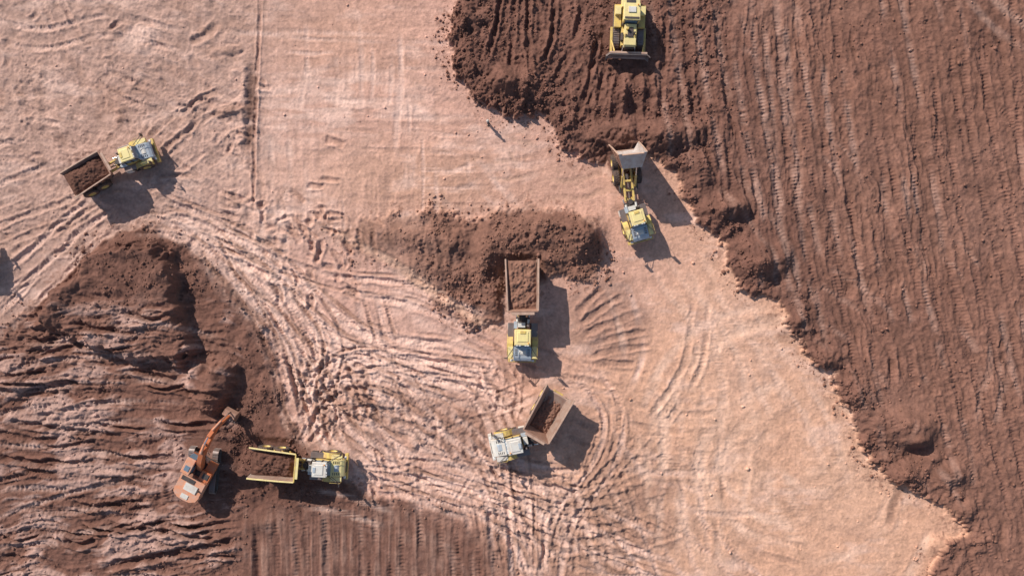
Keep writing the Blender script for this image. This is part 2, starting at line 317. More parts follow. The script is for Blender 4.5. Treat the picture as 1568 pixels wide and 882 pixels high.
for k in range(7):
    x=550+k*24+random.uniform(-4,4);stroke([(x,335),(x+2,370),(x+8,430)],4,.11,(.21,.115,.085),.55,mask=mM,tread=6,tamp=.03,brk=.5)
# scattered dirt crumbs spilling onto the light ground
spill=np.maximum(np.exp(-((sR+9)/12)**2),np.maximum(np.exp(-((sM+9)/12)**2),np.exp(-((sL+9)/12)**2)*.7))*notd
lerp(dark,spill*sm(n4+n10*.6,.25,.9)*.7)
C*=(1+.07*n4+.08*n10+.06*n14)[...,None]
C=np.clip(C,.02,.88)
# ------------------------------------------------------------------ placements
def g(px,py,h=0.):
    k=(1-h/CAMH)/SC;return ((px-CX)*k,-(py-CY)*k)
def hs(x,y):
    i=int(np.clip(np.searchsorted(xs,x),0,NX-1));j=int(np.clip(np.searchsorted(ys,y),0,NY-1));return float(H[j,i])
def flat(x,y,ang,l0,l1,wd,soft=1.0):
    a=math.radians(ang);dx=(X-x)*math.cos(a)+(Y-y)*math.sin(a);dy=-(X-x)*math.sin(a)+(Y-y)*math.cos(a)
    ox=np.maximum(np.maximum(l0-dx,dx-l1),0);oy=np.maximum(np.abs(dy)-wd,0);w=sm(-np.hypot(ox,oy),-soft,0)
    z=float((H*w).sum()/w.sum())
    H[:]=H*(1-w)+(z+(H-z)*.12)*w
    return z
TR=[
 dict(p=(168,244),r=30,f=19,load=2.75,dome=.35,soil='d',roof='y',hood='g',s=.88),
 dict(p=(969,308),r=-84,f=-74,load=None,tilt=62,roof='y',hood='g',s=.92),
 dict(p=(801,488),r=-89,f=-91,load=2.85,dome=.15,soil='m',roof='y',hood='g',s=1.),
 dict(p=(815,677),r=-120,f=-168,load=1.75,dome=.15,soil='m',roof='w',hood='w',s=.96),
 dict(p=(463,717),r=-5,f=-3,load=2.5,dome=.35,soil='d',roof='w',hood='y',yb=True,s=.93),
 dict(p=(-104,392),r=5,f=5,load=2.75,dome=.3,soil='m',roof='y',hood='g',s=1.)]
for t in TR:
    t['x'],t['y']=g(*t['p'],3.0)
    t['z']=flat(t['x'],t['y'],(t['r']),-6*t['s'],.5,1.6)
    z2=flat(t['x'],t['y'],(t['f']),.5,4.4*t['s'],1.6);t['z']=(t['z']*2+z2)/3
dzx,dzy=g(963,42,1.5);dzz=flat(dzx,dzy,-92,-3.3,2.6,1.9)
exx,exy=g(303,724,2.0);exz=flat(exx,exy,75,-2.6,2.6,2.,1.5)
pwx,pwy=g(748,191);
# ------------------------------------------------------------------ terrain mesh
verts=np.stack([X,Y,H],-1).reshape(-1,3).astype(np.float32)
idx=np.arange(NY*NX,dtype=np.int32).reshape(NY,NX)
F=np.stack([idx[:-1,:-1],idx[:-1,1:],idx[1:,1:],idx[1:,:-1]],-1).reshape(-1,4)
me=bpy.data.meshes.new('ground');me.vertices.add(len(verts));me.vertices.foreach_set('co',verts.ravel())
me.loops.add(F.size);me.loops.foreach_set('vertex_index',F.ravel())
me.polygons.add(len(F));me.polygons.foreach_set('loop_start',np.arange(0,F.size,4,dtype=np.int32))
me.polygons.foreach_set('use_smooth',np.ones(len(F),bool))
me.update(calc_edges=True)
ca=me.color_attributes.new('soil','FLOAT_COLOR','POINT')
ca.data.foreach_set('color',np.concatenate([C.reshape(-1,3),np.ones((NY*NX,1),np.float32)],1).astype(np.float32).ravel())
ground=bpy.data.objects.new('ground',me);scene.collection.objects.link(ground)
def nodes(name):
    m=bpy.data.materials.new(name);m.use_nodes=True;nt=m.node_tree;b=nt.nodes['Principled BSDF'];return m,nt,b
def soilmat(name,col=None):
    m,nt,b=nodes(name);N=nt.nodes;L=nt.links
    tc=N.new('ShaderNodeTexCoord')
    def nz(s,d,r):
        n=N.new('ShaderNodeTexNoise');n.inputs['Scale'].default_value=s;n.inputs['Detail'].default_value=d;n.inputs['Roughness'].default_value=r;L.new(tc.outputs['Object'],n.inputs['Vector']);return n
    n1=nz(3.5,6,.7);n2=nz(.9,5,.6)
    mr=N.new('ShaderNodeMapRange');mr.inputs[1].default_value=.25;mr.inputs[2].default_value=.75;mr.inputs[3].default_value=.74;mr.inputs[4].default_value=1.22;L.new(n1.outputs['Fac'],mr.inputs[0])
    m2=N.new('ShaderNodeMapRange');m2.inputs[1].default_value=.3;m2.inputs[2].default_value=.7;m2.inputs[3].default_value=.88;m2.inputs[4].default_value=1.12;L.new(n2.outputs['Fac'],m2.inputs[0])
    mu=N.new('ShaderNodeMath');mu.operation='MULTIPLY';L.new(mr.outputs[0],mu.inputs[0]);L.new(m2.outputs[0],mu.inputs[1])
    vm=N.new('ShaderNodeVectorMath');vm.operation='SCALE'
    if col is None:
        at=N.new('ShaderNodeAttribute');at.attribute_name='soil';L.new(at.outputs['Color'],vm.inputs[0])
    else: vm.inputs[0].default_value=col
    L.new(mu.outputs[0],vm.inputs['Scale']);L.new(vm.outputs[0],b.inputs['Base Color'])
    b.inputs['Roughness'].default_value=.95;b.inputs['Specular IOR Level'].default_value=.15
    bp=N.new('ShaderNodeBump');bp.inputs['Strength'].default_value=.85;bp.inputs['Distance'].default_value=.09;L.new(n1.outputs['Fac'],bp.inputs['Height']);L.new(bp.outputs[0],b.inputs['Normal'])
    return m
me.materials.append(soilmat('red_soil'))
def paint(name,col,rough=.5,metal=0.,dust=.35,dc=(.42,.25,.17),spec=.5):
    m,nt,b=nodes(name);N=nt.nodes;L=nt.links
    tc=N.new('ShaderNodeTexCoord');n=N.new('ShaderNodeTexNoise');n.inputs['Scale'].default_value=1.7;n.inputs['Detail'].default_value=7;n.inputs['Roughness'].default_value=.7
    L.new(tc.outputs['Object'],n.inputs['Vector'])
    mr=N.new('ShaderNodeMapRange');mr.inputs[1].default_value=.42;mr.inputs[2].default_value=.68;mr.inputs[3].default_value=dust*.15;mr.inputs[4].default_value=min(1,dust*1.5);L.new(n.outputs['Fac'],mr.inputs[0])
    mx=N.new('ShaderNodeMix');mx.data_type='RGBA';mx.inputs[6].default_value=(*col,1);mx.inputs[7].default_value=(*dc,1);L.new(mr.outputs[0],mx.inputs[0]);L.new(mx.outputs[2],b.inputs['Base Color'])
    b.inputs['Roughness'].default_value=rough;b.inputs['Metallic'].default_value=metal;b.inputs['Specular IOR Level'].default_value=spec
    return m
MT=dict(y=paint('yellow_paint',(.74,.54,.14),.55,0,.55,(.42,.26,.16)),yp=paint('pale_yellow_paint',(.86,.72,.30),.5,0,.38,(.58,.41,.27)),
 w=paint('dusty_white_paint',(.70,.68,.62),.5,0,.35,(.5,.36,.27)),g=paint('grey_blue_panel',(.42,.50,.56),.35,0,.25),
 glass=paint('cab_glass',(.15,.22,.29),.12,0,.12,(.3,.28,.26),.9),blk=paint('black_steel',(.045,.042,.042),.6,0,.35,(.2,.12,.09)),
 tyre=paint('dusty_tyre',(.05,.042,.038),.9,0,.6,(.22,.13,.095)),bed=paint('worn_bed_steel',(.38,.21,.145),.7,0,.5,(.23,.12,.085)),
 bedi=paint('worn_bed_inside',(.34,.24,.19),.6,.1,.6,(.26,.14,.10)),bedp=paint('polished_bed_floor',(.56,.50,.47),.5,.1,.5,(.36,.24,.18)),bedl=paint('pale_bed_rim',(.54,.36,.27),.7,0,.5,(.33,.19,.13)),
 o=paint('orange_paint',(.62,.16,.045),.55,0,.45,(.36,.19,.13)),ow=paint('faded_orange_paint',(.70,.29,.15),.55,0,.5,(.52,.40,.34)),
 st=paint('worn_steel',(.30,.25,.23),.4,.5,.4,(.25,.14,.1)),chrome=paint('ram_rod',(.6,.6,.6),.25,.8,.1),
 sd=soilmat('loaded_dark_soil',(.14,.068,.049)),smd=soilmat('loaded_soil',(.26,.135,.095)),amber=paint('amber_beacon',(.8,.3,.03),.3,0,0),
 lens=paint('lamp_lens',(.8,.8,.78),.2,0,.1))
MK=list(MT);MI={k:i for i,k in enumerate(MK)}
class B:
    def __init__(s,name,parent,M=Matrix.Identity(4),bev=.03):
        s.n=name;s.p=parent;s.M=M;s.bm=bmesh.new();s.bev=bev
    def _v(s,pts):return [s.bm.verts.new(s.M@Vector(p)) for p in pts]
    def poly(s,pts,mat):
        f=s.bm.faces.new(s._v(pts));f.material_index=MI[mat];return f
    def hexa(s,b,t,mat):
        v=s._v(list(b)+list(t));
        for q in [(3,2,1,0),(4,5,6,7),(0,1,5,4),(1,2,6,5),(2,3,7,6),(3,0,4,7)]:
            s.bm.faces.new([v[i] for i in q]).material_index=MI[mat]
    def box(s,x0,x1,y0,y1,z0,z1,mat,tx0=0,tx1=0,ty=0):
        s.hexa([(x0,y0,z0),(x1,y0,z0),(x1,y1,z0),(x0,y1,z0)],[(x0+tx0,y0+ty,z1),(x1-tx1,y0+ty,z1),(x1-tx1,y1-ty,z1),(x0+tx0,y1-ty,z1)],mat)
    def cyl(s,p0,p1,r,mat,seg=10,r2=None):
        p0=Vector(p0);p1=Vector(p1);r2=r if r2 is None else r2;d=(p1-p0).normalized();u=d.orthogonal().normalized();w=d.cross(u)
        a=[];b=[]
        for i in range(seg):
            t=2*math.pi*i/seg;o=u*math.cos(t)+w*math.sin(t);a.append(p0+o*r);b.append(p1+o*r2)
        a=s._v(a);b=s._v(b)
        for i in range(seg):
            j=(i+1)%seg;s.bm.faces.new([a[i],a[j],b[j],b[i]]).material_index=MI[mat]
        s.bm.faces.new(a[::-1]).material_index=MI[mat];s.bm.faces.new(b).material_index=MI[mat]
    def prism(s,prof,y0,y1,mat):
        a=s._v([(x,y0,z) for x,z in prof]);b=s._v([(x,y1,z) for x,z in prof]);n=len(prof)
        for i in range(n):
            j=(i+1)%n;s.bm.faces.new([a[i],a[j],b[j],b[i]]).material_index=MI[mat]
        s.bm.faces.new(a[::-1]).material_index=MI[mat];s.bm.faces.new(b).material_index=MI[mat]
    def beam(s,pts,wy,mat):
        up=[];lo=[]
        for i,(x,z,h) in enumerate(pts):
            a=pts[max(i-1,0)];b=pts[min(i+1,len(pts)-1)];d=Vector((b[0]-a[0],b[1]-a[1])).normalized();n=Vector((-d.y,d.x))
            up.append((x+n.x*h,z+n.y*h));lo.append((x-n.x*h,z-n.y*h))
        s.prism(lo+up[::-1],-wy,wy,mat)
    def done(s):
        bmesh.ops.recalc_face_normals(s.bm,faces=s.bm.faces)
        m=bpy.data.meshes.new(s.n);s.bm.to_mesh(m);s.bm.free()
        used=sorted({p.material_index for p in m.polygons});mp={k:i for i,k in enumerate(used)}
        for k in used:m.materials.append(MT[MK[k]])
        for p in m.polygons:p.material_index=mp[p.material_index]
        o=bpy.data.objects.new(s.n,m);scene.collection.objects.link(o);o.parent=s.p
        if s.bev:
            b=o.modifiers.new('b','BEVEL');b.width=s.bev;b.segments=2;b.limit_method='ANGLE';b.angle_limit=.6
        return o
def wheel(name,parent,M,x,y,z,r,w,hub='y'):
    b=B(name,parent,M,0)
    prof=[(-w*.3,.001),(-w*.3,.42*r),(-w/2,.5*r),(-w/2,.88*r),(-w*.38,.97*r),(0,.985*r),(w*.38,.97*r),(w/2,.88*r),(w/2,.5*r),(w*.3,.42*r),(w*.3,0.001)]
    n=28;rings=[]
    for py,pr in prof:rings.append(b._v([(x+pr*math.cos(2*math.pi*i/n),y+py,z+pr*math.sin(2*math.pi*i/n)) for i in range(n)]))
    for k in range(len(rings)-1):
        mat='tyre' if 1<k<8 else hub
        for i in range(n):
            j=(i+1)%n;b.bm.faces.new([rings[k][i],rings[k][j],rings[k+1][j],rings[k+1][i]]).material_index=MI[mat]
    for i in range(20):
        for s2 in (-1,1):
            t=2*math.pi*(i+(.5 if s2>0 else 0))/20;M0=b.M;b.M=M0@Matrix.Translation((x,y,z))@Matrix.Rotation(-t,4,'Y')@Matrix.Rotation(.35*s2,4,'X')
            b.box(.94*r,1.02*r,min(0,s2*w*.46),max(0,s2*w*.46),-.05,.05,'tyre');b.M=M0
    return b.done()
def empty(name,x,y,z,rot):
    e=bpy.data.objects.new(name,None);scene.collection.objects.link(e);e.location=(x,y,z);e.rotation_euler=(0,0,math.radians(rot));return e
def truck(t):
    E=empty('articulated_dump_truck',t['x'],t['y'],t['z'],t['r']);I=Matrix.Identity(4);E.scale=(t['s'],)*3
    Fm=Matrix.Rotation(math.radians(t['f']-t['r']),4,'Z');roof={'y':'yp','w':'w'}[t['roof']];hood={'g':'g','y':'yp','w':'w'}[t['hood']]
    b=B('rear_chassis',E,I)
    for s in(-1,1):
        b.box(-6.0,-.2,s*.48-.11,s*.48+.11,1.0,1.38,'y')
        b.cyl((-1.4,s*1.0,1.15),(-2.6,s*1.0,1.2),.13,'blk')
        b.box(-4.6,-3.6,s*.95-.12,s*.95+.12,.85,1.1,'y')
    for x in(-.4,-1.5,-2.6,-4.1,-5.4,-5.95):b.box(x-.12,x+.12,-.6,.6,1.02,1.3,'y')
    for x in(-3.15,-4.95):b.cyl((x,-1.2,.9),(x,1.2,.9),.2,'y');b.cyl((x-.28,0,.9),(x+.28,0,.9),.36,'blk')
    b.cyl((-.1,0,.8),(-.1,0,1.6),.3,'blk',14);b.box(-.7,.2,-.35,.35,.75,1.0,'y')
    b.cyl((-3,0,1.15),(0,0,1.15),.08,'st')
    b.done()
    b=B('front_chassis',E,Fm)
    b.box(.1,4.3,-.5,.5,.75,1.35,'y');b.box(-.1,.9,-.75,.75,.95,1.4,'blk')
    for s in(-1,1):
        b.cyl((-.6,s*.7,1.15),(.7,s*.55,1.15),.09,'chrome');b.cyl((.1,s*.62,1.45),(.9,s*.52,1.45),.13,'w')
        b.box(.55,1.25,s*1.2-.4,s*1.2+.4,.8,1.55,'w' if s<0 else 'blk')
        b.box(.5,2.05,s*1.25-.33,s*1.25+.33,1.62,1.68,'st')
    b.cyl((2.9,-1.3,.92),(2.9,1.3,.92),.2,'y')
    b.box(.45,.95,-.55,.25,1.4,2.3,'w');b.cyl((.75,.55,1.4),(.75,.55,3.1),.1,'st');b.cyl((.75,.55,1.7),(.75,.55,2.6),.17,'blk')
    b.box(.35,1.1,-.95,-.6,1.5,2.0,'g')
    for k in range(3):b.cyl((.9,-.4+k*.25,1.5),(-.8,-.35+k*.25,1.45),.035,'blk',6)
    b.done()
    b=B('cab',E,Fm,.05)
    b.box(1.15,2.95,-.86,.86,1.4,2.15,'y');b.box(1.2,3.12,-.80,.80,2.15,3.2,'glass',.08,.42,.08)
    for x0 in(1.16,2.0,2.86):
        for s in(-1,1):
            dx=-.38 if x0>2.5 else (.06 if x0<1.5 else 0)
            b.hexa([(x0,s*.84-.05,2.15),(x0+.13,s*.84-.05,2.15),(x0+.13,s*.84+.05,2.15),(x0,s*.84+.05,2.15)],[(x0+dx,s*.75-.05,3.22),(x0+dx+.13,s*.75-.05,3.22),(x0+dx+.13,s*.75+.05,3.22),(x0+dx,s*.75+.05,3.22)],'blk')
    b.box(1.12,2.82,-.88,.88,3.2,3.38,roof,.06,.08,.07);b.box(1.35,2.45,-.6,.6,3.375,3.44,roof,.06,.06,.06)
    b.box(1.25,1.55,-.3,.3,3.435,3.5,'g' if roof=='w' else 'y');b.cyl((2.55,.6,3.37),(2.55,.6,3.55),.07,'amber')
    for y in(-.6,-.3,.3,.55):b.box(2.74,2.85,y-.1,y+.1,3.24,3.36,'lens')
    b.done()
    b=B('hood',E,Fm,.09)
    b.prism([(2.98,1.35),(4.4,1.2),(4.6,1.6),(4.5,1.95),(4.2,2.14),(2.98,2.38)],-.95,.95,hood)
    b.box(3.35,3.95,-.4,.4,2.2,2.32,'g' if hood!='g' else 'w',.05,.2,.05)
    for k in range(4):b.box(3.25+k*.2,3.33+k*.2,-.8,-.5,2.24-k*.035,2.36-k*.035,'blk');b.box(3.25+k*.2,3.33+k*.2,.5,.8,2.24-k*.035,2.36-k*.035,'blk')
    b.box(4.55,4.63,-.6,.6,1.25,1.7,'blk')
    for s in(-1,1):
        b.box(4.4,4.62,s*1.12-.14,s*1.12+.14,1.45,1.7,'lens')
    b.box(4.35,4.75,-1.5,1.5,.75,1.2,'y' if hood!='w' else 'w')
    b.done()
    b=B('fenders',E,Fm,.02)
    for s in(-1,1):
        prev=None
        for k in range(8):
            a=math.radians(15+k*150/7);p=(2.9-1.18*math.cos(a),.95+1.08*math.sin(a))
            if prev:b.prism([prev,p,(p[0],p[1]+.06),(prev[0],prev[1]+.06)],s*1.34-.32,s*1.34+.32,'y')
            prev=p
        b.box(3.0,4.25,s*1.28-.26,s*1.28+.26,2.055,2.11,'yp' if hood!='w' else 'w')
        for x in(3.1,4.25):b.cyl((x,s*1.55,2.05),(x,s*1.55,2.85),.02,'y',6)
        b.cyl((3.1,s*1.55,2.85),(4.25,s*1.55,2.85),.02,'y',6)
        for k in range(3):b.box(1.45,1.95,s*1.45-.15,s*1.45+.15,.6+k*.35,.65+k*.35,'blk')
    b.done()
    b=B('mirrors',E,Fm,0)
    for s in(-1,1):
        b.cyl((2.95,s*.85,2.9),(4.2,s*1.66,2.95),.035,'blk',6);b.cyl((2.95,s*.85,2.3),(4.2,s*1.66,2.45),.03,'blk',6)
        b.box(4.15,4.23,s*1.74-.17,s*1.74+.17,2.35,3.1,'blk')
    b.done()
    for i,(x,y,MM) in enumerate([(2.9,1.3,Fm),(2.9,-1.3,Fm),(-3.15,1.3,I),(-3.15,-1.3,I),(-4.95,1.3,I),(-4.95,-1.3,I)]):
        wheel('wheel_%d'%(i+1),E,MM,x,y,.92,.92,.68)
    tilt=math.radians(t.get('tilt',0));T=Matrix.Translation((-5.3,0,1.42))@Matrix.Rotation(-tilt,4,'Y')@Matrix.Translation((5.3,0,-1.42))
    bo='y' if t.get('yb') else 'bed';rim='yp' if t.get('yb') else 'bedl'
    b=B('dump_bed',E,T,.02)
    ST=[(-1.3,1.5,1.1,-.8,3.3,1.60),(-2.6,1.5,1.1,-2.5,3.2,1.66),(-4.2,1.55,1.12,-4.2,3.05,1.70),(-5.9,2.05,1.2,-6.3,2.8,1.76)]
    th=.09;inn='bedp' if tilt else 'bedi'
    for A_,B_ in zip(ST[:-1],ST[1:]):
        for s in(-1,1):
            def pts(q,ins):
                xf,zf,wf,xt,zt,wt=q;k=th if ins else 0
                return (xf,s*(wf-k),zf+k),(xt,s*(wt-k),zt)
            (fo,to),(fi,ti)=pts(A_,0),pts(A_,1);(fo2,to2),(fi2,ti2)=pts(B_,0),pts(B_,1)
            b.poly([fo,fo2,to2,to],bo);b.poly([fi,fi2,ti2,ti],inn)
            e=.07
            b.hexa([ti,ti2,(to2[0],to2[1]+s*e,to2[2]),(to[0],to[1]+s*e,to[2])],[(p[0],p[1],p[2]+.09) for p in (ti,ti2,(to2[0],to2[1]+s*e,to2[2]),(to[0],to[1]+s*e,to[2]))],rim)
        b.poly([(A_[0],A_[2],A_[1]),(A_[0],-A_[2],A_[1]),(B_[0],-B_[2],B_[1]),(B_[0],B_[2],B_[1])],bo)
        b.poly([(A_[0],A_[2]-th,A_[1]+th),(A_[0],-A_[2]+th,A_[1]+th),(B_[0],-B_[2]+th,B_[1]+th),(B_[0],B_[2]-th,B_[1]+th)],inn)
    a=ST[0]
    b.hexa([(a[0]-.05,-a[2],a[1]),(a[0]+.05,-a[2],a[1]),(a[0]+.05,a[2],a[1]),(a[0]-.05,a[2],a[1])],[(a[3]-.05,-a[5],a[4]+.12),(a[3]+.1,-a[5],a[4]+.12),(a[3]+.1,a[5],a[4]+.12),(a[3]-.05,a[5],a[4]+.12)],inn if tilt else bo)
    b.box(-.72,-.4,-1.2,1.2,3.3,3.4,rim)
    q=ST[-1]
    b.hexa([(q[0]-.05,-q[2],q[1]-.04),(q[0]+.12,-q[2],q[1]-.04),(q[0]+.12,q[2],q[1]-.04),(q[0]-.05,q[2],q[1]-.04)],[(q[0]-.06,-q[2],q[1]+.11),(q[0]+.12,-q[2],q[1]+.11),(q[0]+.12,q[2],q[1]+.11),(q[0]-.06,q[2],q[1]+.11)],rim)
    for s in(-1,1):
        for x in(-1.6,-2.5,-3.4,-4.3,-5.1):
            b.hexa([(x-.08,s*1.1,1.5),(x+.08,s*1.1,1.5),(x+.08,s*1.22,1.5),(x-.08,s*1.22,1.5)],[(x-.08,s*1.64,2.9),(x+.08,s*1.64,2.9),(x+.08,s*1.78,2.9),(x-.08,s*1.78,2.9)],bo)
        b.box(-5.5,-1.5,s*.5-.1,s*.5+.1,1.4,1.52,bo)
    for x in(-2,-3,-4,-5):b.box(x-.06,x+.06,-1.05,1.05,1.41,1.53,bo)
    b.done()
    if tilt:
        b=B('tipping_rams',E,I,0)
        for s in(-1,1):
            p1=T@Vector((-2.5,s*.75,1.5));p0=Vector((-1.9,s*.8,1.15));mdl=p0.lerp(p1,.5)
            b.cyl(p0,mdl,.14,'y');b.cyl(mdl,p1,.08,'chrome')
        b.done()
        return E
    lv=t['load'];dm=t.get('dome',.03);nu,nv=50,32
    bm=bmesh.new();R=[]
    k=(lv-1.55)/1.45
    xf=-1.38+k*.5;xe=-5.75-.35*max(0,(lv-2.1)/.7)
    if lv<2.1:xe=-5.6
    hw=1.0+k*.53;na=.2
    for i in range(nu+1):
        u=i/nu;row=[]
        for j in range(nv+1):
            v=2*j/nv-1;x=xf+(xe-xf)*u;y=v*hw
            n=mnoise.fractal(Vector((x*1.3+t['x'],y*1.3,t['y'])),.8,2.,4)
            n2=mnoise.fractal(Vector((x*4+t['x'],y*4,3.)),.7,2.,3)
            en=max(0,min(1,min(1-abs(v),min(u,1-u)*2.2)*5))
            z=lv+en*(dm*(1-v*v)*(1-(2*u-1)**4)+na*n+na*.7*n2)-.08*(1-en)
            if lv<2.2:z=max(z,1.60+max(0,(-4.2-x))*.3+.03)
            row.append(bm.verts.new(T@Vector((x,y,z))))
        R.append(row)
    for i in range(nu):
        for j in range(nv):
            f=bm.faces.new([R[i][j],R[i+1][j],R[i+1][j+1],R[i][j+1]]);f.smooth=True
    m=bpy.data.meshes.new('soil_load');bm.to_mesh(m);bm.free();m.materials.append(MT['sd' if t.get('soil')=='d' else 'smd'])
    o=bpy.data.objects.new('soil_load',m);scene.collection.objects.link(o);o.parent=E
    return E
for t in TR:truck(t)
def crawler(b,cx,y,half,r,w,zc,n=44):
    per=4*half+2*math.pi*r
    for k in range(n):
        s=per*k/n
        if s<2*half:x,z,a=cx-half+s,zc+r,0
        elif s<2*half+math.pi*r:
            t=(s-2*half)/r;x,z,a=cx+half+r*math.sin(t),zc+r*math.cos(t),t
        elif s<4*half+math.pi*r:x,z,a=cx+half-(s-2*half-math.pi*r),zc-r,math.pi
        else:
            t=(s-4*half-math.pi*r)/r+math.pi;x,z,a=cx-half+r*math.sin(t),zc+r*math.cos(t),t
        M0=b.M;b.M=M0@Matrix.Translation((x,y,z))@Matrix.Rotation(a,4,'Y')
        pl=per/n*.46;b.box(-pl,pl,-w/2,w/2,-.03,.03,'st');b.box(-.025,.025,-w/2,w/2,.03,.09,'st');b.M=M0
    b.box(cx-half,cx+half,y-w*.25,y+w*.25,zc-r*.6,zc+r*.55,'blk')
    for e in(-1,1):b.cyl((cx+e*half,y-w*.2,zc),(cx+e*half,y+w*.2,zc),r*.85,'blk',16)
# ---------------- bulldozer
E=empty('bulldozer',dzx,dzy,dzz,-92);I=Matrix.Identity(4)
b=B('crawler_tracks',E,I,0)
for s in(-1,1):crawler(b,-.2,s*1.3,1.75,.5,.62,.6)
b.done()
b=B('body',E,I,.04)
b.box(-2.3,2.1,-.85,.85,.6,1.5,'y')
b.prism([(.15,1.4),(2.35,1.4),(2.45,2.1),(2.3,2.32),(.15,2.5)],-.62,.62,'yp')
b.box(2.43,2.52,-.5,.5,1.1,2.1,'blk');b.box(.5,1.5,-.3,.3,2.38,2.5,'blk');b.cyl((1.2,.38,2.3),(1.2,.38,3.1),.09,'blk');b.cyl((.7,-.35,2.4),(.7,-.35,2.85),.14,'y')
for s in(-1,1):
    b.box(-2.2,.2,s*1.28-.36,s*1.28+.36,1.22,1.62,'y');b.box(-1.9,-1.0,s*1.3-.3,s*1.3+.3,1.62,2.1,'yp')
    b.box(.9,1.7,s*.8-.12,s*.8+.12,1.4,2.0,'blk');b.box(-.2,.15,s*.75-.1,s*.75+.1,1.6,2.3,'blk')
b.box(-2.75,-1.75,-.95,.95,1.3,2.25,'yp');b.box(-2.5,-2.0,-.5,.5,2.24,2.3,'blk');b.done()
b=B('cab',E,I,.05)
b.box(-1.75,.1,-.8,.8,1.5,2.1,'y');b.box(-1.7,.05,-.74,.74,2.1,3.05,'glass',.08,.2,.08)
for x in(-1.72,-.1):
    for s in(-1,1):b.box(x,x+.14,s*.76-.07,s*.76+.07,2.0,3.1,'y')
b.box(-1.85,.0,-.9,.9,3.06,3.2,'yp',.06,.06,.06);b.box(-1.4,-.8,-.4,.4,3.2,3.3,'w');b.box(-.35,-.15,-.75,.75,3.2,3.26,'blk');b.cyl((-1.6,.6,3.2),(-1.6,.6,3.4),.07,'amber');b.done()
b=B('blade',E,I,.02)
pr=[]
for k in range(8):
    a=math.radians(-48+k*96/7);pr.append((3.75-.95*math.cos(a),.85+.98*math.sin(a)))
for k in range(7):
    q=[pr[k],pr[k+1],(pr[k+1][0]-.1,pr[k+1][1]),(pr[k][0]-.1,pr[k][1])]
    b.prism(q,-2.0,2.0,'st')
    for s in(-1,1):
        A=[(x,s*2.0,z) for x,z in q];A2=[(x+.3,s*2.35,z) for x,z in q];b.hexa(A,A2,'st')
b.box(2.78,2.98,-2.0,2.0,1.5,1.62,'bedl')
b.box(2.6,2.8,-1.6,1.6,.5,1.2,'bed');b.done()
b=B('push_arms',E,I,.02)
for s in(-1,1):
    b.box(-.1,2.75,s*1.78-.12,s*1.78+.12,.45,.75,'y');b.cyl((1.9,s*.55,2.0),(2.75,s*.7,1.1),.07,'chrome');b.cyl((1.2,s*.5,2.55),(2.1,s*.58,1.85),.12,'y')
    b.cyl((1.4,s*1.75,.75),(2.75,s*1.5,1.45),.08,'y')
b.done()
b=B('ripper',E,I,.02)
b.box(-3.3,-3.0,-1.1,1.1,.9,1.3,'y')
for y in(-.9,0,.9):b.box(-3.45,-3.15,y-.07,y+.07,.2,1.6,'st')
for s in(-1,1):b.box(-3.1,-2.2,s*.6-.08,s*.6+.08,.8,1.0,'y');b.cyl((-2.3,s*.5,1.9),(-3.1,s*.55,1.2),.1,'y')
b.done()
# ---------------- excavator
E=empty('excavator',exx,exy,exz,0)
Ru=Matrix.Rotation(math.radians(84),4,'Z');Uu=Matrix.Rotation(math.radians(62),4,'Z')
b=B('crawler_tracks',E,Ru,0)
for s in(-1,1):crawler(b,0,s*1.3,1.95,.44,.62,.52)
b.done()
b=B('undercarriage',E,Ru,.03);b.box(-.9,.9,-1.1,1.1,.5,.9,'blk');b.cyl((0,0,.85),(0,0,1.2),.75,'blk',24)
for s in(-1,1):b.box(-1.6,1.6,s*1.3-.2,s*1.3+.2,.9,.98,'o')
b.done()
b=B('upper_body',E,Uu,.06)
b.box(-2.5,1.75,-1.45,1.45,1.2,1.45,'blk')
cw=[(-2.2,-1.5),(-2.75,-1.35),(-3.1,-.75),(-3.15,0),(-3.1,.75),(-2.75,1.35),(-2.2,1.5)]
va=b._v([(x,y,1.25) for x,y in cw]);vb=b._v([(x+.05,y*.97,2.35) for x,y in cw])
for i in range(7):
    j=(i+1)%7;b.bm.faces.new([va[i],va[j],vb[j],vb[i]]).material_index=MI['ow']
b.bm.faces.new(va[::-1]).material_index=MI['ow'];b.bm.faces.new(vb).material_index=MI['ow']
b.box(-2.18,-.5,-1.45,1.45,1.45,2.3,'ow',.0,.1,.05);b.box(-.5,.6,-1.45,-.35,1.45,2.1,'o');b.box(.6,1.7,-1.45,-.5,1.45,1.85,'o')
b.box(-2.0,-1.2,-.9,.5,2.3,2.42,'w');b.box(-1.15,-.7,-.3,1.2,2.3,2.38,'blk');b.cyl((-1.5,-1.1,2.3),(-1.5,-1.1,2.75),.09,'blk');b.box(-.2,.4,-1.3,-.6,2.1,2.16,'blk')
b.box(-2.9,-2.4,-.4,.4,2.36,2.41,'w');b.box(-.45,.5,.35,1.4,1.45,1.6,'blk')
for s in(-1,):
    b.cyl((-.4,s*1.4,2.1),(-.4,s*1.4,2.7),.025,'blk',6);b.cyl((.6,s*1.4,2.1),(.6,s*1.4,2.7),.025,'blk',6);b.cyl((-.4,s*1.4,2.7),(.6,s*1.4,2.7),.025,'blk',6)
b.done()
b=B('cab',E,Uu,.05)
b.box(-.2,1.7,.45,1.45,1.45,2.0,'o');b.box(-.16,1.74,.5,1.4,2.0,3.0,'glass',.04,.25,.05)
for x in(-.2,.7,1.4):
    for y in(.5,1.4):b.box(x,x+.1,y-.04,y+.04,2.0,3.0,'blk')
b.box(-.25,1.55,.43,1.45,3.0,3.12,'ow',.05,.08,.05);b.box(.1,.7,.65,1.2,3.12,3.17,'glass');b.done()
b=B('boom',E,Uu,.03)
